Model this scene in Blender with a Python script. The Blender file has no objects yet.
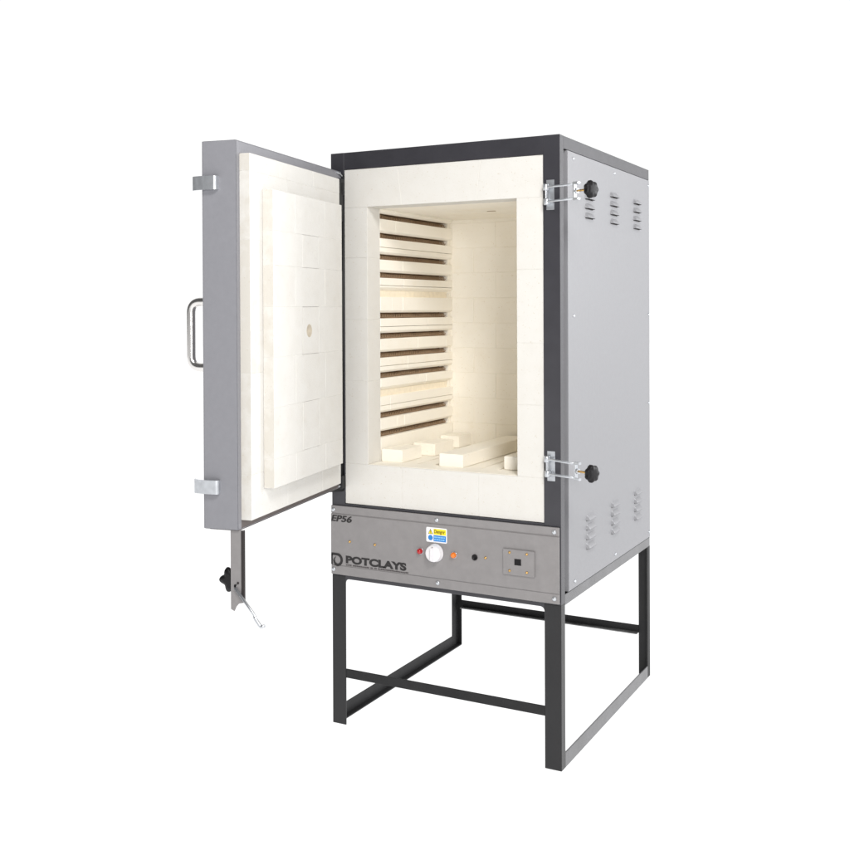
import bpy, bmesh, math, random
from mathutils import Matrix, Vector
R = random.Random(7)
S = bpy.context.scene
COL = S.collection
sin, cos, PI = math.sin, math.cos, math.pi

# ------------------------------------------------------------------ materials
def mat(name, col, rough=.5, metal=0., spec=.5, noise=None, bump=0., bscale=300., coat=0., emit=None):
    m = bpy.data.materials.new(name); m.use_nodes = True
    nt = m.node_tree; b = nt.nodes['Principled BSDF']
    b.inputs['Base Color'].default_value = (*col, 1)
    b.inputs['Roughness'].default_value = rough
    b.inputs['Metallic'].default_value = metal
    b.inputs['Specular IOR Level'].default_value = spec
    b.inputs['Coat Weight'].default_value = coat; b.inputs['Coat Roughness'].default_value = .22
    if emit:
        b.inputs['Emission Color'].default_value = (*col, 1); b.inputs['Emission Strength'].default_value = emit
    tc = nt.nodes.new('ShaderNodeTexCoord')
    if noise:
        amt, sc = noise
        n = nt.nodes.new('ShaderNodeTexNoise'); n.inputs['Scale'].default_value = sc; n.inputs['Detail'].default_value = 6
        nt.links.new(tc.outputs['Object'], n.inputs['Vector'])
        r = nt.nodes.new('ShaderNodeValToRGB')
        r.color_ramp.elements[0].position = .3; r.color_ramp.elements[1].position = .7
        r.color_ramp.elements[0].color = (*[c*(1-amt) for c in col], 1)
        r.color_ramp.elements[1].color = (*[min(1, c*(1+amt)) for c in col], 1)
        nt.links.new(n.outputs['Fac'], r.inputs['Fac'])
        nt.links.new(r.outputs['Color'], b.inputs['Base Color'])
    if bump:
        n2 = nt.nodes.new('ShaderNodeTexNoise'); n2.inputs['Scale'].default_value = bscale; n2.inputs['Detail'].default_value = 3
        nt.links.new(tc.outputs['Object'], n2.inputs['Vector'])
        bp = nt.nodes.new('ShaderNodeBump'); bp.inputs['Strength'].default_value = bump; bp.inputs['Distance'].default_value = .001
        nt.links.new(n2.outputs['Fac'], bp.inputs['Height']); nt.links.new(bp.outputs['Normal'], b.inputs['Normal'])
    return m

def brick_mat(name, col, stain):
    """insulating fire brick: pale, porous, each brick a little different (per-face 'tint' attribute)"""
    m = bpy.data.materials.new(name); m.use_nodes = True
    nt = m.node_tree; b = nt.nodes['Principled BSDF']; L = nt.links.new
    b.inputs['Roughness'].default_value = .95; b.inputs['Specular IOR Level'].default_value = .1
    tc = nt.nodes.new('ShaderNodeTexCoord')
    at = nt.nodes.new('ShaderNodeAttribute'); at.attribute_name = 'tint'
    n = nt.nodes.new('ShaderNodeTexNoise'); n.inputs['Scale'].default_value = 22; n.inputs['Detail'].default_value = 8
    L(tc.outputs['Object'], n.inputs['Vector'])
    ad = nt.nodes.new('ShaderNodeMath'); ad.operation = 'ADD'; L(n.outputs['Fac'], ad.inputs[0]); L(at.outputs['Fac'], ad.inputs[1])
    r = nt.nodes.new('ShaderNodeValToRGB'); e = r.color_ramp.elements
    e[0].position = .22; e[0].color = (*stain, 1); e[1].position = .78; e[1].color = (*col, 1)
    mid = e.new(.48); mid.color = (*[(a*.75+s*.25) for a, s in zip(col, stain)], 1)
    L(ad.outputs[0], r.inputs['Fac'])
    # small pores
    v = nt.nodes.new('ShaderNodeTexNoise'); v.inputs['Scale'].default_value = 170; v.inputs['Detail'].default_value = 2
    L(tc.outputs['Object'], v.inputs['Vector'])
    pr = nt.nodes.new('ShaderNodeValToRGB'); pr.color_ramp.elements[0].position = .24; pr.color_ramp.elements[1].position = .34
    pr.color_ramp.elements[0].color = (.88, .84, .77, 1); pr.color_ramp.elements[1].color = (1, 1, 1, 1)
    L(v.outputs['Fac'], pr.inputs['Fac'])
    mx = nt.nodes.new('ShaderNodeMix'); mx.data_type = 'RGBA'; mx.blend_type = 'MULTIPLY'; mx.inputs['Factor'].default_value = 1
    L(r.outputs['Color'], mx.inputs['A']); L(pr.outputs['Color'], mx.inputs['B']); L(mx.outputs['Result'], b.inputs['Base Color'])
    bp = nt.nodes.new('ShaderNodeBump'); bp.inputs['Strength'].default_value = .35; bp.inputs['Distance'].default_value = .001
    L(v.outputs['Fac'], bp.inputs['Height']); L(bp.outputs['Normal'], b.inputs['Normal'])
    return m

M = dict(
 dark=mat('slate_powder_coat', (.037, .036, .043), .36, coat=.3, spec=.4, noise=(.12, 12), bump=.25, bscale=900),
 leg=mat('dark_stand_paint', (.014, .0135, .015), .38, coat=.12, spec=.4, noise=(.12, 12), bump=.25, bscale=900),
 lite=mat('side_lit_grey_paint', (.095, .094, .10), .36, coat=.3, noise=(.15, 14), bump=.25, bscale=900),  # frame paint made lighter; light on the right-hand rails put into the colour
 litsteel=mat('lit_flange_steel', (.30, .30, .30), .35, .6, noise=(.3, 25)),  # pale crossbar flange; the light falling on it is in the colour
 black=mat('black_painted_steel', (.016, .016, .017), .55, spec=.35, noise=(.2, 20)),
 silver=mat('silver_hammered_paint', (.262, .262, .276), .42, noise=(.022, 60), bump=.3, bscale=700),
 doorp=mat('silver_door_paint', (.25, .25, .272), .45, noise=(.025, 60), bump=.3, bscale=700),
 panel=mat('grey_panel_paint', (.26, .247, .247), .42, noise=(.05, 35), bump=.25, bscale=700),
 gap=mat('dark_recess', (.03, .025, .025), .8),
 zinc=mat('zinc_plated_steel', (.58, .60, .63), .34, .8, noise=(.1, 60)),
 chrome=mat('polished_steel', (.78, .76, .74), .24, 1.),
 knob=mat('black_phenolic_plastic', (.006, .005, .006), .5, spec=.3),
 white=mat('white_plastic', (.82, .80, .82), .35),
 wtrim=mat('grey_dial_mark', (.3, .3, .32), .5),
 red=mat('red_lens', (.45, .006, .01), .12, coat=.6),
 orange=mat('amber_lens', (.85, .20, .01), .12, coat=.6),
 brass=mat('brass_screw', (.72, .45, .16), .35, 1.),
 ink=mat('black_print', (.02, .018, .018), .6),
 ink2=mat('faded_print', (.07, .06, .06), .6),
 stw=mat('sticker_white', (.85, .84, .86), .4),
 yel=mat('sticker_yellow', (.85, .72, .01), .4),
 blu=mat('sticker_blue', (.02, .22, .62), .4),
 lblu=mat('sticker_pale_blue', (.25, .55, .85), .4),
 dyel=mat('sticker_olive_print', (.25, .18, .01), .5),
 brick=brick_mat('fire_brick', (.71, .692, .655), (.65, .62, .565)),
 inbrick=brick_mat('brightened_interior_brick', (.955, .915, .83), (.92, .86, .74)),  # chamber brick made paler than the front brick in place of more light
 doorside=brick_mat('door_fire_brick', (.71, .697, .668), (.62, .592, .54)),
 tan=mat('tan_hole_wall', (.52, .46, .37), .9, noise=(.2, 60)),  # tan inner wall of the spy hole, darker than the plug brick
 cream=mat('tan_slot_filling', (.92, .83, .67), .9, noise=(.05, 60)),
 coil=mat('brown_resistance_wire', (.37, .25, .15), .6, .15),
 slot=mat('shaded_brown_slot', (.34, .24, .15), .9, noise=(.4, 30)),  # shadow inside the slots is put into this brown
)

# ------------------------------------------------------------------ mesh builder
class MB:
    def __init__(s):
        s.bm = bmesh.new(); s.t = s.bm.faces.layers.float.new('tint')
    def _add(s, tmp, tint=None):
        t = R.uniform(.02, .34) if tint is None else tint
        tl = tmp.faces.layers.float.get('tint') or tmp.faces.layers.float.new('tint')
        mp = {v: s.bm.verts.new(v.co) for v in tmp.verts}
        for f in tmp.faces:
            try:
                g = s.bm.faces.new([mp[v] for v in f.verts]); g.smooth = f.smooth; g[s.t] = t
            except ValueError: pass
        tmp.free()
    def prism(s, poly, ax, a, b, bev=0., smooth=False, tint=None, seg=1):
        """extrude 2-D polygon along axis ax (0,1,2) from a to b; poly given in the two remaining axes in order"""
        o = [i for i in range(3) if i != ax]
        bm = bmesh.new(); n = len(poly)
        def P(p, k):
            c = [0, 0, 0]; c[o[0]], c[o[1]] = p; c[ax] = k; return c
        A = [bm.verts.new(P(p, a)) for p in poly]; B = [bm.verts.new(P(p, b)) for p in poly]
        bm.faces.new(A); bm.faces.new(B[::-1])
        for i in range(n):
            f = bm.faces.new([A[i], B[i], B[(i+1) % n], A[(i+1) % n]]); f.smooth = smooth
        bmesh.ops.recalc_face_normals(bm, faces=bm.faces)
        if bev: bmesh.ops.bevel(bm, geom=list(bm.edges), offset=bev, segments=seg, affect='EDGES', clamp_overlap=True)
        s._add(bm, tint); return s
    def box(s, x0, x1, y0, y1, z0, z1, bev=.0008, tint=None, seg=1):
        return s.prism([(x0, y0), (x1, y0), (x1, y1), (x0, y1)], 2, z0, z1, bev, tint=tint, seg=seg)
    def tube(s, pts, r, n=10, caps=True):
        pts = [Vector(p) for p in pts]; bm = bmesh.new(); rings = []
        up = None
        for i, p in enumerate(pts):
            d = (pts[min(i+1, len(pts)-1)]-pts[max(i-1, 0)]).normalized()
            if up is None: up = d.orthogonal().normalized()
            up = (up-d*up.dot(d)).normalized(); sd = d.cross(up)
            rr = r[i] if isinstance(r, (list, tuple)) else r
            rings.append([bm.verts.new(p+(up*cos(2*PI*k/n)+sd*sin(2*PI*k/n))*rr) for k in range(n)])
        for a, b in zip(rings, rings[1:]):
            for k in range(n):
                f = bm.faces.new([a[k], a[(k+1) % n], b[(k+1) % n], b[k]]); f.smooth = True
        if caps: bm.faces.new(rings[0][::-1]); bm.faces.new(rings[-1])
        bmesh.ops.recalc_face_normals(bm, faces=bm.faces)
        s._add(bm, .2); return s
    def lathe(s, prof, mtx, n=24, lobes=0, amp=0.):
        """prof: (radius, height) revolved about +z then moved by mtx"""
        bm = bmesh.new(); rings = []
        for r, h in prof:
            rings.append([bm.verts.new(mtx @ Vector((r*(1+amp*cos(lobes*2*PI*k/n))*cos(2*PI*k/n), r*(1+amp*cos(lobes*2*PI*k/n))*sin(2*PI*k/n), h))) for k in range(n)])
        for a, b in zip(rings, rings[1:]):
            for k in range(n):
                f = bm.faces.new([a[k], a[(k+1) % n], b[(k+1) % n], b[k]]); f.smooth = True
        bm.faces.new(rings[0][::-1]); bm.faces.new(rings[-1])
        bmesh.ops.recalc_face_normals(bm, faces=bm.faces)
        s._add(bm, .2); return s
    def build(s, name, m, parent=None, off=None, label=None):
        me = bpy.data.meshes.new(name)
        if name in ('door_lining', 'door_plug'):      # end faces darkened; their side shade is put into the tint
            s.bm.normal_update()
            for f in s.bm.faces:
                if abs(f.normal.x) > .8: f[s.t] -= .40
        s.bm.to_mesh(me); s.bm.free(); me.materials.append(m)
        o = bpy.data.objects.new(name, me); COL.objects.link(o)
        if parent: o.parent = parent
        if off is not None: o.location = off
        if label: o['label'] = label
        return o

def axis_m(loc, d):
    d = Vector(d).normalized(); return Matrix.Translation(Vector(loc)) @ d.to_track_quat('Z', 'Y').to_matrix().to_4x4()
def fillet(pts, rad, n=6):
    """round the inner corners of a polyline"""
    pts = [Vector(p) for p in pts]; out = [pts[0]]
    for a, b, c in zip(pts, pts[1:], pts[2:]):
        u = (a-b).normalized(); w = (c-b).normalized(); r = min(rad, (a-b).length*.49, (c-b).length*.49)
        p, q = b+u*r, b+w*r
        for k in range(n+1):
            t = k/n; out.append(p*(1-t)**2+b*2*t*(1-t)+q*t*t)
    return out+[pts[-1]]
def copy_child(o, loc, parent):
    c = o.copy(); COL.objects.link(c); c.parent = parent; c.location = loc
    for g in list(o.children):
        d = g.copy(); COL.objects.link(d); d.parent = c
    return c

# ------------------------------------------------------------------ the kiln
W, D, H = .85, .975, 1.9895
kiln = bpy.data.objects.new('kiln', None); COL.objects.link(kiln)
kiln.location = (W/2, D/2, 0); kiln.empty_display_size = .2
kiln['label'] = 'grey front loading pottery kiln on an open steel stand with its thick door swung open'
kiln['category'] = 'kiln'
K0 = Vector((-W/2, -D/2, 0))
def kb(mb, name, m, parent=None, **k):
    if parent is None or parent is kiln: return mb.build(name, m, kiln, off=K0, **k)
    return mb.build(name, m, parent, **k)

T = .005
FF, SF = .056, .034     # front and side flange widths of the corner angles
def post(x0, y0, sx, sy, z0, z1, fw, sw):
    """angle iron with its corner at (x0,y0); sx, sy point inwards"""
    a = MB(); xs = sorted((x0, x0+sx*fw)); ys = sorted((y0, y0+sy*T))
    poly = [(x0, y0), (x0+sx*fw, y0), (x0+sx*fw, y0+sy*T), (x0+sx*T, y0+sy*T), (x0+sx*T, y0+sy*sw), (x0, y0+sy*sw)]
    return a.prism(poly, 2, z0, z1, .0009)
# legs (below the body)
kb(post(W, 0, -1, 1, 0, .518, FF, SF), 'leg', M['leg'])
kb(post(0, 0, 1, 1, 0, .518, .054, SF), 'leg', M['leg'])
kb(post(W, D, -1, -1, 0, .512, .045, .034), 'leg', M['black'])
kb(post(0, D, 1, -1, 0, .512, .024, .05), 'leg', M['black'])
# side rails of the stand: angles along y
def rail(x0, sx, z0, z1, hw, name, m, y0=SF, y1=D-.034):
    m_ = MB().box(*sorted((x0, x0+sx*T)), y0, y1, z0, z1, .0007)
    m_.box(*sorted((x0+sx*(T-.001), x0+sx*hw)), .0055, D-.0055, z0+.0004, z0+T, .0007)
    return kb(m_, name, m)
rail(W, -1, 0, .046, .04, 'stand_rail', M['lite'])
rail(0, 1, 0, .046, .026, 'stand_rail', M['black'], y1=D-.05)
# cross bars
kb(MB().box(.054, W-FF, .0015, .0065, .164, .195, .0008).box(.054, W-FF, .0065, .03, .164, .168, .0006), 'crossbar', M['black'])
kb(MB().prism([(D-.0015, .163), (D-.0015, .193), (D-.006, .193), (D-.006, .163)], 0, .024, W-.045, .0007), 'crossbar', M['black'])
kb(MB().box(.03, W-.045, D-.032, D-.0061, .1632, .1668, .0007), 'crossbar_flange', M['litsteel'])

# steel body frame
f = MB()
Z0 = .518
f.prism([(W, 0), (W-FF, 0), (W-FF, T), (W-T, T), (W-T, SF), (W, SF)], 2, Z0, H, .0009)          # right front post
f.prism([(0, 0), (.054, 0), (.054, T), (T, T), (T, SF), (0, SF)], 2, Z0, H, .0009)               # left front post
f.box(.054, W-FF, .0002, .005, 1.930, H-.0003, .0008)                                              # front header
f.box(.054, W-FF, .0002, .005, .752, .771, .0006)                                                  # under the brickwork
f.box(.054, W-FF, .0002, .005, .508, .530, .0006)                                                  # bottom front edge
f.box(W-.0052, W-.0002, SF, D, 1.949, H-.0003, .0008)                                              # side top band
kb(MB().box(W-.0045, W-.0005, SF+.0003, D, .511, .5445, .0008), 'base_rail', M['lite'])                                                 # side bottom rail
f.box(W-.0052, W-.0002, D-.006, D, .5445, 1.949, .0008)                                            # back edge
f.box(.0003, .005, SF, D, 1.949, H-.0003, .0008).box(.0003, .005, SF, D, .512, .545, .0008)
f.box(.006, W-.006, .006, D-.001, H-.006, H-.001, .0006)                                           # roof sheet
f.box(.001, W-.001, D-.0045, D+.0005, .512, H-.001, .0008)                                         # back sheet
f.box(.006, W-.006, .006, D-.006, .512, .517, .0005)                                               # base sheet
frame = kb(f, 'body_frame', M['dark'])
# rounded fillet plates where the posts meet the panel's lower edge
g = MB()
for x, sx in ((W-FF, -1), (.054, 1)):
    pts = [(x, .508)]+[(x+sx*(.014-.014*sin(a)), .508-.014+.014*cos(a)) for a in [PI/2*k/6 for k in range(6, -1, -1)]]
    pts = [(x, .508), (x, .494)]+[(x+sx*(.014-.014*cos(a)), .494+.014*sin(a)) for a in [PI/2*k/6 for k in range(1, 7)]]
    kb(MB().prism(pts, 1, .0004, .005, 0), 'gusset', M['dark'])
kb(MB().box(W-.030, W-.026, SF-.02, D-.01, .52, 1.949, .0003), 'inner_skin', M['gap'])
kb(MB().box(.0008, .0038, SF+.004, D-.01, .546, 1.948, .0008), 'side_panel', M['silver'])

# right side panel with louvres
PX = W+.0015
sp = MB().box(W-.026, PX, .064, D-.001, .5465, 1.9475, .0016, seg=2)
side = kb(sp, 'side_panel', M['silver'])
def louvre():
    """pressed hood open at the bottom: an ellipsoidal lip over a dark slot"""
    o = MB(); n, mrow = 20, 6; bm = bmesh.new(); L, Hh, dep = .040, .0180, .0115
    g = []
    for j in range(mrow+1):
        t = j/mrow; row = []
        for i in range(n+1):
            u = -1+2*i/n; e = max(0, min(1, (1-abs(u))*4.5))
            z = Hh*(.5-t); x = dep*sin(PI/2*t)**1.1*sin(PI/2*e)**.7
            row.append(bm.verts.new((x, u*L*(.9+.1*t), z)))
        g.append(row)
    for a, b in zip(g, g[1:]):
        for i in range(n):
            fc = bm.faces.new([a[i], a[i+1], b[i+1], b[i]]); fc.smooth = True
    low = [bm.verts.new((v.co.x*.82-.0002, v.co.y, v.co.z+.0012)) for v in g[-1]]
    for i in range(n): bm.faces.new([g[-1][i], g[-1][i+1], low[i+1], low[i]])
    bmesh.ops.recalc_face_normals(bm, faces=bm.faces)
    o._add(bm, .2); return o
lv = None; first = True
for z0 in (1.849, .752):
    for y in (.268, .531, .805):
        for k in range(4):
            p = Vector((PX-.0002, y, z0-k*.0313))
            if lv is None:
                lv = louvre().build('louvre', M['silver'], side, off=p)
                MB().box(.0004, .0007, -.036, .036, -.0112, .003, 0).build('vent_slot', M['gap'], lv)
            else:
                c = lv.copy(); COL.objects.link(c); c.parent = side; c.location = p
                d = lv.children[0].copy(); COL.objects.link(d); d.parent = c
def screw(parent, loc, d, m, r=.0055, name='screw'):
    mt = axis_m((0, 0, 0), d)
    o = MB().lathe([(r, -.001), (r, .0008), (r*.82, .0030), (r*.45, .0042), (r*.12, .0044)], mt, 14)
    return o.build(name, m, parent, off=loc)
s0 = None
for y, z in ((.117, 1.927), (.537, 1.927), (.962, 1.927), (.118, 1.422), (.962, 1.422), (.962, 1.075), (.12, .568), (.534, .569), (.960, .568)):
    p = Vector((PX, y, z))
    s0 = copy_child(s0, p, side) if s0 else screw(side, p, (1, 0, 0), M['zinc'])

# ------------------------------------------------------------------ control panel
cp = MB()
cp.box(.003, W-.004, -.0082, -.0006, .5245, .7615, .0006)                     # backing
cp.box(.002, W-.003, -.0095, -.0035, .7364, .7625, .0010)                     # top lip
cp.box(.002, W-.003, -.0095, -.0035, .5235, .5547, .0010)                     # bottom lip
cp.box(.002, W-.003, -.0115, -.0035, .5568, .7342, .0010, seg=2)              # raised face
cpo = kb(cp, 'control_panel', M['panel'])
PY = -.0115
s1 = None
for x, z in ((.0115, .748), (.418, .748), (.831, .748), (.0115, .5405), (.421, .5405), (.831, .5400)):
    p = Vector((x, -.0095, z))
    s1 = copy_child(s1, p, cpo) if s1 else screw(cpo, p, (0, -1, 0), M['zinc'], .0075)
b0 = None
for x, z in ((.080, .643), (.181, .6425), (.596, .643)):
    p = Vector((x, PY, z))
    b0 = copy_child(b0, p, cpo) if b0 else screw(cpo, p, (0, -1, 0), M['brass'], .0045)
# dial, lamps
dl = Matrix.Identity(4)
dial = MB().lathe([(.030, 0), (.030, .004), (.0285, .006), (.0275, .018), (.0262, .022), (.022, .0235), (.001, .0238)], axis_m((0, 0, 0), (0, -1, 0)), 40)
dial.box(-.0042, .0042, -.034, -.0225, -.021, .021, .0018, seg=2)
dialo = dial.build('dial', M['white'], cpo, off=(.414, PY, .6405))
MB().box(-.0022, .0022, -.0242, -.0236, .0165, .0235, .0002).build('mark', M['wtrim'], dialo)
def lamp(loc, m, name, lab):
    o = MB().lathe([(.0095, 0), (.0095, .004), (.0088, .0095), (.0065, .0135), (.003, .0155), (.0005, .016)], axis_m((0, 0, 0), (0, -1, 0)), 22)
    q = o.build(name, m, cpo, off=loc, label=lab)
    MB().lathe([(.0115, 0), (.0115, .0016), (.0097, .0026), (.0096, .0005)], axis_m((0, 0, 0), (0, -1, 0)), 22).build('bezel', M['zinc'], q)
lamp((.3575, PY, .640), M['red'], 'indicator_light', 'red indicator light left of the white dial')
lamp((.4825, PY, .640), M['orange'], 'indicator_light', 'orange indicator light right of the white dial')
kh = MB().lathe([(.0098, 0), (.0098, .003), (.0085, .0042), (.0065, .0042), (.006, .001), (.0005, .001)], axis_m((0, 0, 0), (0, -1, 0)), 20)
kh.build('key_switch', M['knob'], cpo, off=(.558, PY, .6405))
# cover plate
pl = MB().box(-.0545, .0545, -.0055, 0, -.0415, .0415, .0015, seg=2).build('cover_plate', M['panel'], cpo, off=(.7135, PY, .6405))
for x in (-.0305, .0285):
    for z in (-.0275, .0305):
        screw(pl, Vector((x, -.0055, z)), (0, -1, 0), M['brass'], .0042)
MB().box(-.0115, .0115, -.0066, -.0057, -.0095, .0105, .0004, seg=1).build('socket_hole', M['knob'], pl, off=(-.0025, 0, .0015))
# warning sticker, with triangle, yellow and blue fields
st = MB().prism([(x*.0385+cx_*.004, z*.0245) for x, z, cx_ in ((-1, -.86, 0), (-.93, -1, 0), (.93, -1, 0), (1, -.86, 0), (1, .86, 0), (.93, 1, 0), (-.93, 1, 0), (-1, .86, 0))], 1, -.0006, -.0001, 0)
sto = st.build('warning_sticker', M['stw'], cpo, off=(.4185, PY, .6985))
MB().box(-.011, .035, -.0010, -.0007, .0015, .0205, 0).build('yellow_field', M['yel'], sto)
MB().box(-.011, .035, -.0010, -.0007, -.0205, -.0005, 0).build('blue_field', M['blu'], sto)
MB().prism([(-.0315, .0025), (-.0135, .0025), (-.0225, .0195)], 1, -.0010, -.0007, 0).build('triangle', M['ink'], sto)
MB().prism([(-.0292, .0038), (-.0158, .0038), (-.0225, .0165)], 1, -.0014, -.0011, 0).build('triangle_fill', M['yel'], sto)
MB().prism([(-.0232, .0140), (-.0218, .0140), (-.0218, .0078), (-.0232, .0078)], 1, -.0018, -.0015, 0).box(-.0233, -.0217, -.0018, -.0015, .0052, .0067, 0).build('exclamation_mark', M['ink'], sto)
MB().lathe([(.0088, 0), (.0088, .0004)], axis_m((-.0225, -.0006, -.0098), (0, -1, 0)), 24).build('blue_disc', M['blu'], sto)
mb = MB()
for r_, z in enumerate((-.0065, -.0145)):
    x = -.0085
    while x < .030:
        w = R.uniform(.0035, .0075); mb.box(x, min(x+w, .0325), -.0014, -.0011, z-.0021, z+.0021, 0); x += w+.0014
mb.build('small_print', M['lblu'], sto)

def text(body, size, loc, m, name, parent, sx=1., bold=0., shear=0., width=None, ext=.0003):
    cu = bpy.data.curves.new(name, 'FONT'); cu.body = body; cu.size = size; cu.offset = bold; cu.extrude = ext; cu.shear = shear
    cu.space_character = 1.0
    o = bpy.data.objects.new(name, cu); COL.objects.link(o)
    dg = bpy.context.evaluated_depsgraph_get(); me = bpy.data.meshes.new_from_object(o.evaluated_get(dg))
    bpy.data.objects.remove(o)
    xs = [v.co.x for v in me.vertices]; x0, x1 = min(xs), max(xs)
    k = (width/(x1-x0)) if width else sx
    for v in me.vertices: v.co = Vector(((v.co.x-x0)*k, -v.co.z, v.co.y))
    me.materials.clear(); me.materials.append(m)
    q = bpy.data.objects.new(name, me); COL.objects.link(q); q.parent = parent; q.location = loc; return q
text('POTCLAYS', .0335, (.0635, PY-.0004, .5685), M['ink'], 'lettering', cpo, bold=.0017, width=.240)
text('EP56', .030, (.004, PY-.0012, .7090), M['ink'], 'lettering', cpo, bold=.0005, shear=.2, width=.083)
text('EP56', .030, (.0052, PY-.0009, .7092), M['ink'], 'lettering', cpo, bold=.0005, shear=.2, width=.083)
text('Danger', .0155, (-.0085, -.0013, .0068), M['dyel'], 'lettering', sto, bold=.0004, width=.040)
mb = MB(); x = .064
while x < .312:
    w = R.uniform(.0035, .006); mb.box(x, x+w, PY-.0007, PY-.0002, .5590, .5635-R.choice((0, 0, .0008)), 0); x += w+.0012+(0.004 if R.random() < .12 else 0)
mb.build('small_print', M['ink2'], cpo)
# emblem: a stem, a bar and a bowl curling back inward to a leaf
def ribbon(pts, w):
    out = []; back = []
    for i, p in enumerate(pts):
        a = Vector(pts[max(i-1, 0)]); b = Vector(pts[min(i+1, len(pts)-1)]); d = (b-a).normalized(); n = Vector((-d.y, d.x))
        ww = w[i] if isinstance(w, list) else w
        out.append(tuple(Vector(p)+n*ww/2)); back.append(tuple(Vector(p)-n*ww/2))
    return out, back
lg = MB()
def rib(pts, w):
    a, b = ribbon(pts, w)
    for i in range(len(pts)-1): lg.prism([a[i], a[i+1], b[i+1], b[i]], 1, PY-.0008, PY-.0003, 0)
rib([(.0045, .594), (.028, .594)]+[(.028+.0185*sin(a), .5755+.0185*cos(a)) for a in [PI*k/12*1.0 for k in range(1, 13)]]+[(.021, .5595), (.0165, .566), (.0150, .5745)], [.0085]*2+[.0095]*8+[.0095]*5+[.008, .007, .0055][:4]+[.003]*3)
rib([(.0065, .594), (.0065, .557)], .0065)
rib([(.0155, .5755), (.022, .5855)], [.006, .0015])
lg.build('emblem', M['ink'], cpo)

# ------------------------------------------------------------------ front brickwork (real bevelled bricks, 1 mm joints)
OX0, OX1, OZ0, OZ1 = .147, .702, .912, 1.797
BX0, BX1, BZ0, BZ1 = .0545, .7935, .7715, 1.9295
G = .0005; YF, YB = .0065, .088
fb = MB()
def fbox(x0, x1, z0, z1, tl=0, tr=0):
    dy = R.uniform(-.0003, .0003)
    fb.prism([(x0+G-tl, z0+G), (x1-G-tr, z0+G), (x1-G+tr, z1-G), (x0+G+tl, z1-G)], 1, YF-.004+dy, YB, .0007, tint=R.uniform(.1, .3))
fbox(BX0, .281, BZ0, OZ0); fbox(.281, .565, BZ0, OZ0); fbox(.565, BX1, BZ0, OZ0)
fbox(BX0, .275, OZ1, BZ1, 0, -.008); fbox(.275, .569, OZ1, BZ1, -.008, .008); fbox(.569, BX1, OZ1, BZ1, .008, 0)
for a, b in zip([OZ0, 1.198, 1.41, 1.623], [1.198, 1.41, 1.623, OZ1]): fbox(BX0, OX0, a, b)
for a, b in zip([OZ0, 1.141, 1.337, 1.57], [1.141, 1.337, 1.57, OZ1]): fbox(OX1, BX1, a, b)
fb.box(BX0+.001, OX0-.0012, YF-.0030, YB-.001, BZ0+.001, BZ1-.001, 0, tint=.2).box(OX1+.0012, BX1-.001, YF-.0030, YB-.001, BZ0+.001, BZ1-.001, 0, tint=.2).box(OX0-.0012, OX1+.0012, YF-.0030, YB-.001, BZ0+.001, OZ0-.0012, 0, tint=.2).box(OX0-.0012, OX1+.0012, YF-.0030, YB-.001, OZ1+.0012, BZ1-.001, 0, tint=.2)
kb(fb, 'brick_surround', M['brick'])
kb(MB().box(OX0+.001, OX1-.001, YF+.001, YB, OZ0-.002, OZ0+.0012, .0008, tint=.3), 'lit_sill', M['inbrick'])  # thin pale slab added; light on the sill's top is in its colour

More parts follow.
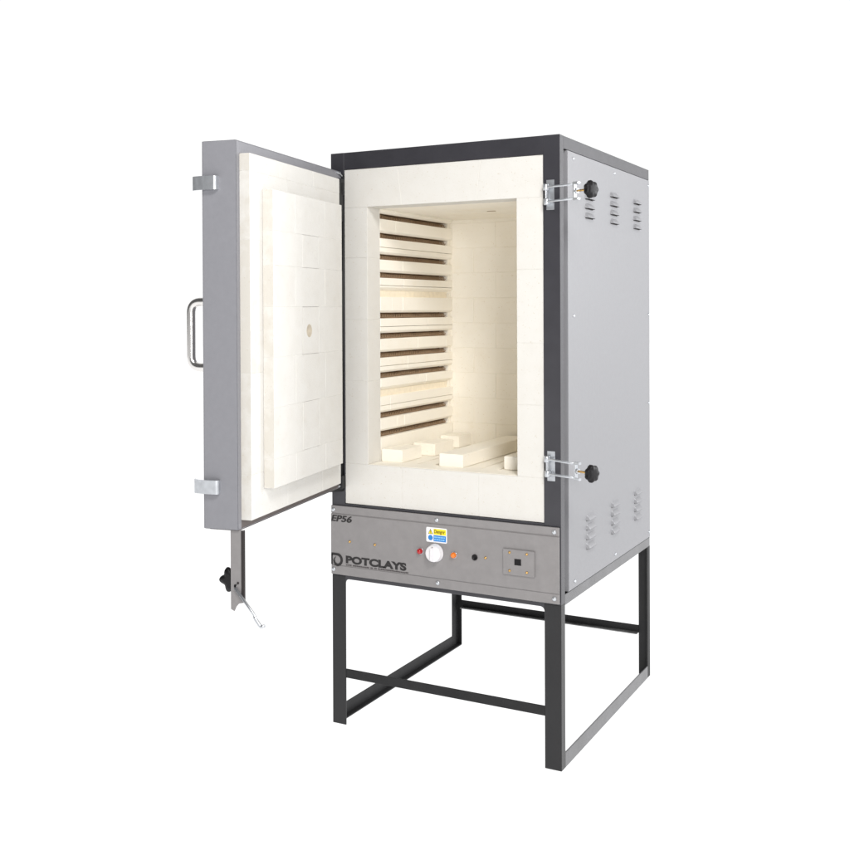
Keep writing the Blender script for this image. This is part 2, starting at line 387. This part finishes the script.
# chamber
CY0, CY1 = YB+.0005, .650
slots = [1.774, 1.706, 1.631, 1.567, 1.500, 1.424, 1.352, 1.285, 1.213, 1.149, 1.072, 1.006]
SHALLOW = (4, 9)
HM = .0106      # half height of a slot's mouth
def wall(side):
    """grooved chamber wall; side -1 = left (faces +x), +1 = right"""
    m = MB(); xf = OX0 if side < 0 else OX1
    X = lambda d: xf+side*d                       # d = depth behind the face
    edges = [(OZ1+.002, None)]+[(z, i) for i, z in enumerate(slots)]+[(OZ0-.02, None)]
    for j in range(len(edges)-1):
        zt, it = edges[j]; zb, ib = edges[j+1]
        top = zt-HM if it is not None else zt
        bot = zb+HM if ib is not None else zb
        cuts = [CY0]+sorted(R.uniform(CY0+.05, CY1-.05) for _ in range(2 if j % 2 else 1))+[CY1]
        if j == 0: cuts = [CY0, .2, CY1]
        if j == 1: cuts = [CY0, .2, CY1]
        if j in (3,): cuts = [CY0, .25, CY1]
        split = j % 2 == 0 and 0 < j < 12 and (top-bot) > .03
        mid = bot+(top-bot)*.42
        ch = .009 if ib is not None else .0005
        if ib in SHALLOW: ch = .017
        for a, b in zip(cuts, cuts[1:]):
            dx = R.uniform(-.0006, .0006)
            lower_f = bot+(ch if ib is not None else 0)*.75
            if split:
                m.prism([(X(dx), top), (X(dx), mid+.0007), (X(.055), mid+.0007), (X(.055), top)], 1, a+.0004, b-.0004, .0009)
                m.prism([(X(dx), mid-.0007), (X(dx), lower_f), (X(ch+dx), bot-.001), (X(.055), bot-.001), (X(.055), mid-.0007)], 1, a+.0004, b-.0004, .0009)
            else:
                m.prism([(X(dx), top), (X(dx), lower_f), (X(ch+dx), bot-.001), (X(.055), bot-.001), (X(.055), top)], 1, a+.0004, b-.0004, .0011)
    # slots are stopped before the back corner
    for i, z in enumerate(slots):
        m.prism([(CY1-.026, z-HM), (CY1-.001, z-HM), (CY1-.001, z+HM+.006), (CY1-.016, z+HM+.006)], 0, *sorted((X(.010), X(.05))), .0006)
        if i in SHALLOW: kb(MB().box(*sorted((X(.012), X(.05))), CY0, CY1-.027, z-HM-.001, z+HM+.001, .0005), 'slot_filling', M['cream'])
    m.box(*sorted((X(.0555), X(.09))), YB+.001, CY1+.08, OZ0-.03, OZ1+.10, .0008, tint=.1)
    kb(m, 'chamber_wall', M['inbrick'])
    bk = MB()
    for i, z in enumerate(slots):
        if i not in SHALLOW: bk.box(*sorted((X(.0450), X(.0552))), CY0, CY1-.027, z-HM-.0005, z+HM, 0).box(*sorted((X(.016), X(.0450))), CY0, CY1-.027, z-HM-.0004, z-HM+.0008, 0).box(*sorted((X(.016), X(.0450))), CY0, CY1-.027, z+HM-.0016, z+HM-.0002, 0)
    kb(bk, 'slot_shade_lining', M['slot'])
    # one coiled heating element per open slot
    L = CY1-.035-CY0; turns = 46; pts = []
    for k in range(turns*8+1):
        t = k/(turns*8); a = 2*PI*k/8
        pts.append((cos(a)*.0066, t*L+.0016*sin(t*23), sin(a)*.0066-.0022*(1-cos(t*2*PI*3))/2+.0009*sin(t*17)))
    me = None
    for i, z in enumerate(slots):
        if i in SHALLOW: continue
        p = K0+Vector((X(.021), CY0+.003, z-.001))
        if me is None:
            e = MB().tube(pts, .0016, 5).build('heating_element', M['coil'], kiln, off=p); me = e
        else: copy_child(me, p, kiln)
wall(-1); wall(1)
# back wall: courses 0.1 m high, stretcher bond
bw = MB(); z = .80; k = 0
while z < 1.84:
    zt = z+.0985; x = .05-(.095 if k % 2 else 0)
    while x < .80:
        x1 = x+.1905; bw.box(max(x, .05)+.0006, min(x1, .80)-.0006, CY1+R.uniform(0, .0006), CY1+.11, z+.0006, zt-.0006, .0009); x = x1
    z = zt; k += 1
bw.box(.05, .80, CY1+.0022, CY1+.109, .81, 1.85, 0, tint=.15)
bw.box(.03, .82, CY1+.111, CY1+.25, .60, 1.92, .0005)
kb(bw, 'chamber_back', M['inbrick'])
# ceiling and floor
cl = MB(); ys = [CY0, .23, .375, .52, CY1]
for i, (a, b) in enumerate(zip(ys, ys[1:])):
    for x0, x1 in ((.145, .33), (.33, .52), (.52, .704)) if i % 2 else ((.145, .26), (.26, .45), (.45, .62), (.62, .704)):
        cl.box(x0+.0005, x1-.0005, a+.0005, b-.0005, OZ1+R.uniform(0, .0008), OZ1+.10, .0009)
kb(cl, 'chamber_ceiling', M['inbrick'])
fl = MB(); xs = [.145, .283, .292, .351, .360, .523, .532, .589, .598, .704]
for i in range(0, 10, 2):
    for a, b in ((CY0, .30), (.30, .48), (.48, CY1)): fl.box(xs[i], xs[i+1], a+.0004, b-.0004, OZ0-.07, OZ0+R.uniform(-.0005, .0003), .0010)
kb(fl, 'chamber_floor', M['inbrick'])
sl = MB()
for i in range(1, 9, 2): sl.box(xs[i], xs[i+1], CY0, CY1, OZ0-.05, OZ0-.006, 0)
kb(sl, 'floor_slot_shade_lining', M['slot'])
kb(MB().box(.437, .470, .352, .360, OZ1-.0012, OZ1-.0003, 0), 'thermocouple_slot', M['slot'])
# insulation packed behind the chamber bricks
ins = MB().box(.012, .055, YB+.002, D-.01, .60, 1.98, 0).box(.795, .818, YB+.002, D-.01, .60, 1.98, 0).box(.06, .79, YB+.002, D-.01, 1.90, 1.975, 0).box(.06, .79, YB+.002, D-.01, .60, .838, 0)
kb(ins, 'insulation', M['inbrick'])

# ------------------------------------------------------------------ door
HX, HY, ANG, DW, DT, ZT, ZB = .0429, -.0005, 4.8876, .7551, .1084, .5534, -.5405
t = MB(); tw = .0025
# folded sheet tray in local axes: x towards the free edge, y = inner face, z up
t.box(0, DW, -DT, -DT+tw, ZB, ZT, .0012)
t.box(DW-tw, DW, -DT+tw, 0, ZB, ZT, .0018, seg=2)
t.box(0, tw, -DT+tw, 0, ZB, ZT, .001)
t.box(tw, DW-tw, -DT+tw, 0, ZT-tw, ZT, .001)
t.box(tw, DW-tw, -DT+tw, 0, ZB, ZB+tw, .001)
t.box(DW-.0205, DW-tw, -.0028, -.0003, ZB+tw, ZT-tw, .0006)
t.box(tw, DW-.0205, -.0028, -.0003, .519, ZT-tw, .0006)
t.box(tw, .022, -.0028, -.0003, -.5235, .519, .0006)
door = t.build('door', M['doorp'], kiln)
door.location = K0+Vector((HX, HY, 1.37)); door.rotation_euler = (0, .0032, ANG)
MB().box(tw, DW-.0205, -.0028, -.0003, ZB+tw, -.512, .0006).box(tw, DW-.0025, -.09, .0004, ZB-.0012, ZB+.0005, 0).build('bottom_lip', mat('shaded_brown_grey_steel', (.12, .10, .095), .6), door)  # lower flange darkened; its shade is put into the brown
# first brick layer
b1 = MB()
X0, X1, Z0_, Z1_, P1 = .088, .7345, -.5150, .518, .031
zc = [Z0_, -.385, -.085, .053, .365, Z1_]; zc = [-.5150, -.388, -.102, .018, .275, .468, .518]
for i, (a, b) in enumerate(zip(zc, zc[1:])):
    cut = [X0, .24+.06*(i % 2), .50+.05*(i % 2), X1]
    for c, d in zip(cut, cut[1:]):
        b1.box(c+.0003, d-.0003, -.09, P1+R.uniform(-.0002, .0002), a+.0003, b-.0003, .0006, tint=(-.03 if (i == 2 and d == X1) else R.uniform(.06, .25)))
b1.box(X0+.001, X1-.001, -.089, P1-.0006, Z0_+.001, Z1_-.001, 0, tint=.2)
b1.build('door_lining', M['doorside'], door)
# plug with a spy hole
PX0, PX1, PZ0, PZ1, P2 = .150, .6585, -.436, .4225, .065
hx, hz, hr = .412, .0115, .0205
pg = MB(); zc = [PZ0, -.352, -.205, -.06, .085, .205, .305, PZ1]
for i, (a, b) in enumerate(zip(zc, zc[1:])):
    cut = [PX0, .29+.05*(i % 2), .51-.05*(i % 2), PX1]
    for c, d in zip(cut, cut[1:]):
        if i == 3 and c < hx < d: continue
        pg.box(c+.0003, d-.0003, P1+.0008, P2+R.uniform(-.0002, .0002), a+.0003, b-.0003, .0006, tint=R.uniform(.12, .28))
# brick with the hole drilled through (ring of quads out to the brick's edge)
i = 3; c = .34 if True else 0; cut = [PX0, .34, .46, PX1]
c0, c1 = cut[1]+.0005, cut[2]-.0005; a0, a1 = zc[3]+.0005, zc[4]-.0005
pg.box(PX0+.001, cut[1]-.002, P1+.001, P2-.0006, PZ0+.001, PZ1-.001, 0, tint=.2).box(cut[2]+.002, PX1-.001, P1+.001, P2-.0006, PZ0+.001, PZ1-.001, 0, tint=.2)
bm = bmesh.new(); n = 32
def edgept(an):
    dx, dz = cos(an), sin(an); ts = []
    if dx > 1e-6: ts.append((c1-hx)/dx)
    if dx < -1e-6: ts.append((c0-hx)/dx)
    if dz > 1e-6: ts.append((a1-hz)/dz)
    if dz < -1e-6: ts.append((a0-hz)/dz)
    q = min(ts); return hx+dx*q, hz+dz*q
angs = sorted([2*PI*k/n for k in range(n)]+[math.atan2(zz-hz, xx-hx) % (2*PI) for xx in (c0, c1) for zz in (a0, a1)])
O = []; I = []; I2 = []; O2 = []
for an in angs:
    ex, ez = edgept(an)
    O.append(bm.verts.new((ex, P2, ez))); I.append(bm.verts.new((hx+hr*cos(an), P2, hz+hr*sin(an))))
    I2.append(bm.verts.new((hx+hr*.8*cos(an), P1+.002, hz+hr*.8*sin(an)))); O2.append(bm.verts.new((ex, P1+.001, ez)))
for k in range(len(angs)):
    q = (k+1) % len(angs)
    bm.faces.new([O[k], O[q], I[q], I[k]]); fc = bm.faces.new([I[k], I[q], I2[q], I2[k]]); fc.smooth = True
    bm.faces.new([O2[k], O2[q], O[q], O[k]])
bm.faces.new(I2)
bmesh.ops.recalc_face_normals(bm, faces=bm.faces); pg._add(bm, .18)
pg.build('door_plug', M['doorside'], door)
_m = axis_m((hx, P1+.0022, hz), (0, 1, 0))
MB().lathe([(hr*.80, P2-P1-.0024), (hr*.985, P2-P1-.0024), (hr*.985, P2-P1-.0026), (hr*.90, .012), (hr*.78, .0006), (.001, .0006)][2:], _m, 32).build('spy_hole', M['tan'], door)
# latch hooks on the free edge
def hook(zm):
    prof = [(DW, -.057), (DW+.010, -.057), (DW+.0145, -.063), (DW+.0145, -.098), (DW+.0125, -.1075), (DW+.0105, -.122), (DW+.006, -.133), (DW-.003, -.137)]
    o = MB(); pts = fillet([(x, y, 0) for x, y in prof], .004, 3); th = .0036
    a, b = ribbon([(p.x, p.y) for p in pts], th)
    for i in range(len(a)-1):
        o.prism([a[i], a[i+1], b[i+1], b[i]], 2, zm-.0195, zm+.0195, 0)
    o.box(DW+.0002, DW+.0100, -.100, -.0615, zm-.0165, zm+.0165, .001)
    return o.build('latch_hook', M['zinc'], door)
hook(.4345); hook(-.4205)
# pull handle on the outer face
hp = fillet([(.705, -DT+.001, .101), (.705, -DT-.067, .101), (.705, -DT-.067, -.088), (.705, -DT+.001, -.088)], .040, 12)
MB().tube(hp, .0125, 24).lathe([(.018, 0), (.018, .003), (.0128, .004)], axis_m((.705, -DT, .101), (0, -1, 0)), 20).lathe([(.018, 0), (.018, .003), (.0128, .004)], axis_m((.705, -DT, -.088), (0, -1, 0)), 20).build('handle', M['chrome'], door)
# locking bar hanging below, knob and hooked rod
lb = MB()
lb.prism([(-.029, ZB-.0005), (.012, ZB-.0005), (.012, -.744), (-.004, -.748), (-.012, -.757), (-.018, -.770), (-.029, -.765)], 0, DW-.012, DW-.0085, .0005)
lb.box(DW-.017, DW-.012, .0085, .012, -.745, ZB-.0005, .0005)
lbo = lb.build('locking_bar', M['panel'], door)
MB().box(DW-.0085, DW-.0078, .0045, .0126, -.735, ZB-.002, 0).box(DW-.017, DW-.0079, .0121, .0126, -.7445, ZB-.002, 0).build('bar_lining', M['gap'], lbo)
screw(lbo, Vector((DW-.0085, -.006, -.690)), (1, 0, 0), M['gap'], .0035)
MB().lathe([(.018, -.010), (.030, -.006), (.032, .004), (.024, .012), (.010, .016)], axis_m((DW-.034, -.041, -.690), (-1, 0, .15)), 40, 5, .2).tube([(DW-.034, -.034, -.690), (DW-.009, -.012, -.700)], .006, 10).build('knob', M['knob'], lbo)
rp = fillet([(DW-.004, -.013, -.703), (DW+.002, .050, -.772), (DW+.003, .0530, -.781), (DW+.003, .070, -.803), (DW+.003, .082, -.799)], .004, 3)
MB().tube(rp, [.0042]*5+[.0052]*(len(rp)-7)+[.005, .004], 10).build('hook_rod', M['zinc'], lbo)
# hinge: long black leaf with a barrel, pins top and bottom
hg = MB().box(-.004, .0865, .0002, .0030, -.522, .517, .0006).box(.01, .0865, .0032, .012, .38, .515, .002)
hg.tube([(-.003, .006, -.545), (-.003, .006, .545)], .0062, 14)
hg.box(-.006, .030, -.012, .012, .470, .528, .002).box(-.006, .030, -.012, .012, -.545, -.500, .002)
hg.tube([(.058, -.045, -.547), (.010, -.010, -.549), (-.004, .004, -.549)], [.008, .009, .009], 12)
hg.build('hinge', M['black'], door)
ct = MB().tube([(.040, .001, .548), (.012, .003, .544), (-.008, .006, .533), (-.014, .008, .530)], .0032, 8)
ct.build('hinge_strap', M['zinc'], door)
ct = MB().tube([(.040, .001, -.536), (.014, .003, -.533), (-.006, .007, -.537), (-.014, .010, -.545)], .0034, 8)
ct.build('hinge_strap', M['zinc'], door)

# ------------------------------------------------------------------ two screw clamps on the right front post
def clamp(zc):
    o = MB().box(.806, .832, -.0030, -.0002, zc-.047, zc+.047, .0008)
    o.lathe([(.0085, -.010), (.0095, -.006), (.0095, .006), (.0085, .010)], axis_m((.809, -.014, zc+.023), (0, 0, 1)), 16)
    o.lathe([(.0085, -.010), (.0095, -.006), (.0095, .006), (.0085, .010)], axis_m((.811, -.014, zc-.023), (0, 0, 1)), 16)
    o.box(.806, .830, -.013, -.003, zc+.018, zc+.028, .001).box(.808, .831, -.013, -.003, zc-.028, zc-.018, .001)
    base = kb(o, 'clamp', M['zinc'])
    u = Vector((cos(math.radians(22)), -sin(math.radians(22)), 0)); P = Vector((.810, -.016, zc))
    zt = Vector((0, 0, 1))
    arm = MB()
    loop = fillet([P+u*.120+zt*.0215, P+zt*.023, P-zt*.023, P+u*.120-zt*.0215], .006, 4)
    arm.tube(loop, .0036, 10)
    B = P+u*.126; side_ = Vector((-u.y, u.x, 0))
    # bridge block (U of flat steel)
    pr = [(-.010, .028), (.012, .028), (.012, .020), (-.002, .020), (-.002, -.020), (.012, -.020), (.012, -.028), (-.010, -.028)]
    bm = bmesh.new(); A = [bm.verts.new(B+u*a+zt*b+side_*.006) for a, b in pr]; C = [bm.verts.new(B+u*a+zt*b-side_*.006) for a, b in pr]
    bm.faces.new(A); bm.faces.new(C[::-1])
    for i in range(8): bm.faces.new([A[i], C[i], C[(i+1) % 8], A[(i+1) % 8]])
    bmesh.ops.recalc_face_normals(bm, faces=bm.faces); bmesh.ops.bevel(bm, geom=list(bm.edges), offset=.001, segments=1, affect='EDGES')
    arm._add(bm, .2)
    arm.lathe([(.0085, -.004), (.0085, .004)], axis_m(B+u*.003, u), 6)
    arm.build('clamp_arm', M['zinc'], base)
    MB().tube([B-u*.006, B+u*.046], .0034, 10).build('threaded_rod', M['brass'], base)
    MB().lathe([(.010, -.013), (.011, -.004), (.0225, -.002), (.0255, .003), (.0255, .011), (.0225, .0155), (.012, .017), (.001, .017)], axis_m(B+u*.052-zt*.0005, u), 56, 7, .075).build('knob', M['knob'], base)
clamp(1.8015); clamp(.9525)

# ------------------------------------------------------------------ loose brick props standing in the chamber
def prop(name, x0, x1, y0, y1, z1, lab, cat, rz=0.):
    m = MB().box(-(x1-x0)/2, (x1-x0)/2, -(y1-y0)/2, (y1-y0)/2, 0, z1-OZ0-.001, .0022, seg=2, tint=R.uniform(.12, .26))
    o = m.build(name, M['inbrick']); o.location = ((x0+x1)/2, (y0+y1)/2, OZ0+.001); o.rotation_euler = (0, 0, rz)
    o['label'] = lab; o['category'] = cat; o['group'] = 'loose kiln bricks on the chamber floor'
prop('prop_brick', .153, .236, .082, .225, .957, 'short cream brick nearest the door along the grooved left chamber wall', 'brick')
prop('prop_brick', .170, .258, .280, .440, .957, 'middle one of the three short cream bricks along the grooved left wall', 'brick', .02)
prop('prop_brick', .157, .238, .520, .630, .957, 'short cream brick at the far back left corner of the kiln chamber', 'brick')
prop('support_bar', .386, .475, .070, .635, .957, 'long cream brick bar running front to back on the chamber floor', 'brick bar')
prop('prop_brick', .610, .697, .105, .235, .957, 'short cream brick at the right of the opening beside the long bar', 'brick')

# ------------------------------------------------------------------ white ground with an added glow that hides shadows
gm = bpy.data.materials.new('glowing_white_ground'); gm.use_nodes = True
b = gm.node_tree.nodes['Principled BSDF']; b.inputs['Base Color'].default_value = (.25, .25, .25, 1); b.inputs['Roughness'].default_value = 1; b.inputs['Specular IOR Level'].default_value = 0
b.inputs['Emission Color'].default_value = (1, 1, 1, 1); b.inputs['Emission Strength'].default_value = 1.0
me = bpy.data.meshes.new('ground'); bm = bmesh.new()
vs = [bm.verts.new((40*cos(2*PI*k/64), 40*sin(2*PI*k/64), -.0005)) for k in range(64)]; bm.faces.new(vs); bm.to_mesh(me); bm.free()
go = bpy.data.objects.new('ground', me); me.materials.append(gm); COL.objects.link(go); go['kind'] = 'structure'

# ------------------------------------------------------------------ light
w = bpy.data.worlds.new('World'); S.world = w; w.use_nodes = True; nt = w.node_tree
bg = nt.nodes['Background']; bg.inputs['Color'].default_value = (1, 1, 1, 1)
# a studio that is white behind the kiln and dimmer in front of it
tc = nt.nodes.new('ShaderNodeTexCoord'); sx = nt.nodes.new('ShaderNodeSeparateXYZ'); nt.links.new(tc.outputs['Generated'], sx.inputs[0])
mr = nt.nodes.new('ShaderNodeMapRange'); mr.interpolation_type = 'SMOOTHSTEP'
mr.inputs['From Min'].default_value = .02; mr.inputs['From Max'].default_value = .4
mr.inputs['To Min'].default_value = .12; mr.inputs['To Max'].default_value = 1.06
nt.links.new(sx.outputs['Y'], mr.inputs['Value']); nt.links.new(mr.outputs['Result'], bg.inputs['Strength'])
def area(name, loc, tgt, size, power, col=(1, 1, 1)):
    l = bpy.data.lights.new(name, 'AREA'); l.shape = 'SQUARE'; l.size = size; l.energy = power; l.color = col
    o = bpy.data.objects.new(name, l); COL.objects.link(o); o.location = loc
    o.rotation_euler = (Vector(tgt)-Vector(loc)).to_track_quat('-Z', 'Y').to_euler(); return o
area('key_softbox', (2.9, -2.9, 4.0), (.4, 0, 1.1), 1.2, 122, (1, .99, .97))
area('chamber_fill', (3.0, -3.5, 1.9), (.35, .3, 1.3), .9, 72, (1, .99, .98))  # lamp added to brighten the chamber
area('side_fill', (4.6, 3.4, 2.2), (.85, .5, 1.1), 1.8, 150, (.97, .98, 1))  # lamp added to lighten the right-hand faces

# ------------------------------------------------------------------ camera (solved from the photograph)
CX, CY, CZ, YAW, PIT, ROL, F, PCX, PCY = 2.02239, -3.07757, 1.44376, -.49219, -.00302, -.00379, 1048.264, 425.08, 312.78
fw = Vector((sin(YAW)*cos(PIT), cos(YAW)*cos(PIT), sin(PIT))); r = Vector((cos(YAW), -sin(YAW), 0)); u = r.cross(fw)
r, u = r*cos(ROL)+u*sin(ROL), -r*sin(ROL)+u*cos(ROL)
cd = bpy.data.cameras.new('camera'); co = bpy.data.objects.new('camera', cd); COL.objects.link(co)
mw = Matrix((r, u, -fw)).transposed().to_4x4(); mw.translation = (CX, CY, CZ); co.matrix_world = mw
cd.sensor_width = 36; cd.lens = F/850*36; cd.shift_x = (425-PCX)/850; cd.shift_y = (PCY-425)/850; cd.clip_start = .05; cd.clip_end = 200
S.camera = co
S.view_settings.view_transform = 'Standard'; S.view_settings.look = 'None'; S.view_settings.exposure = 0
S.cycles.max_bounces = 10; S.cycles.diffuse_bounces = 6
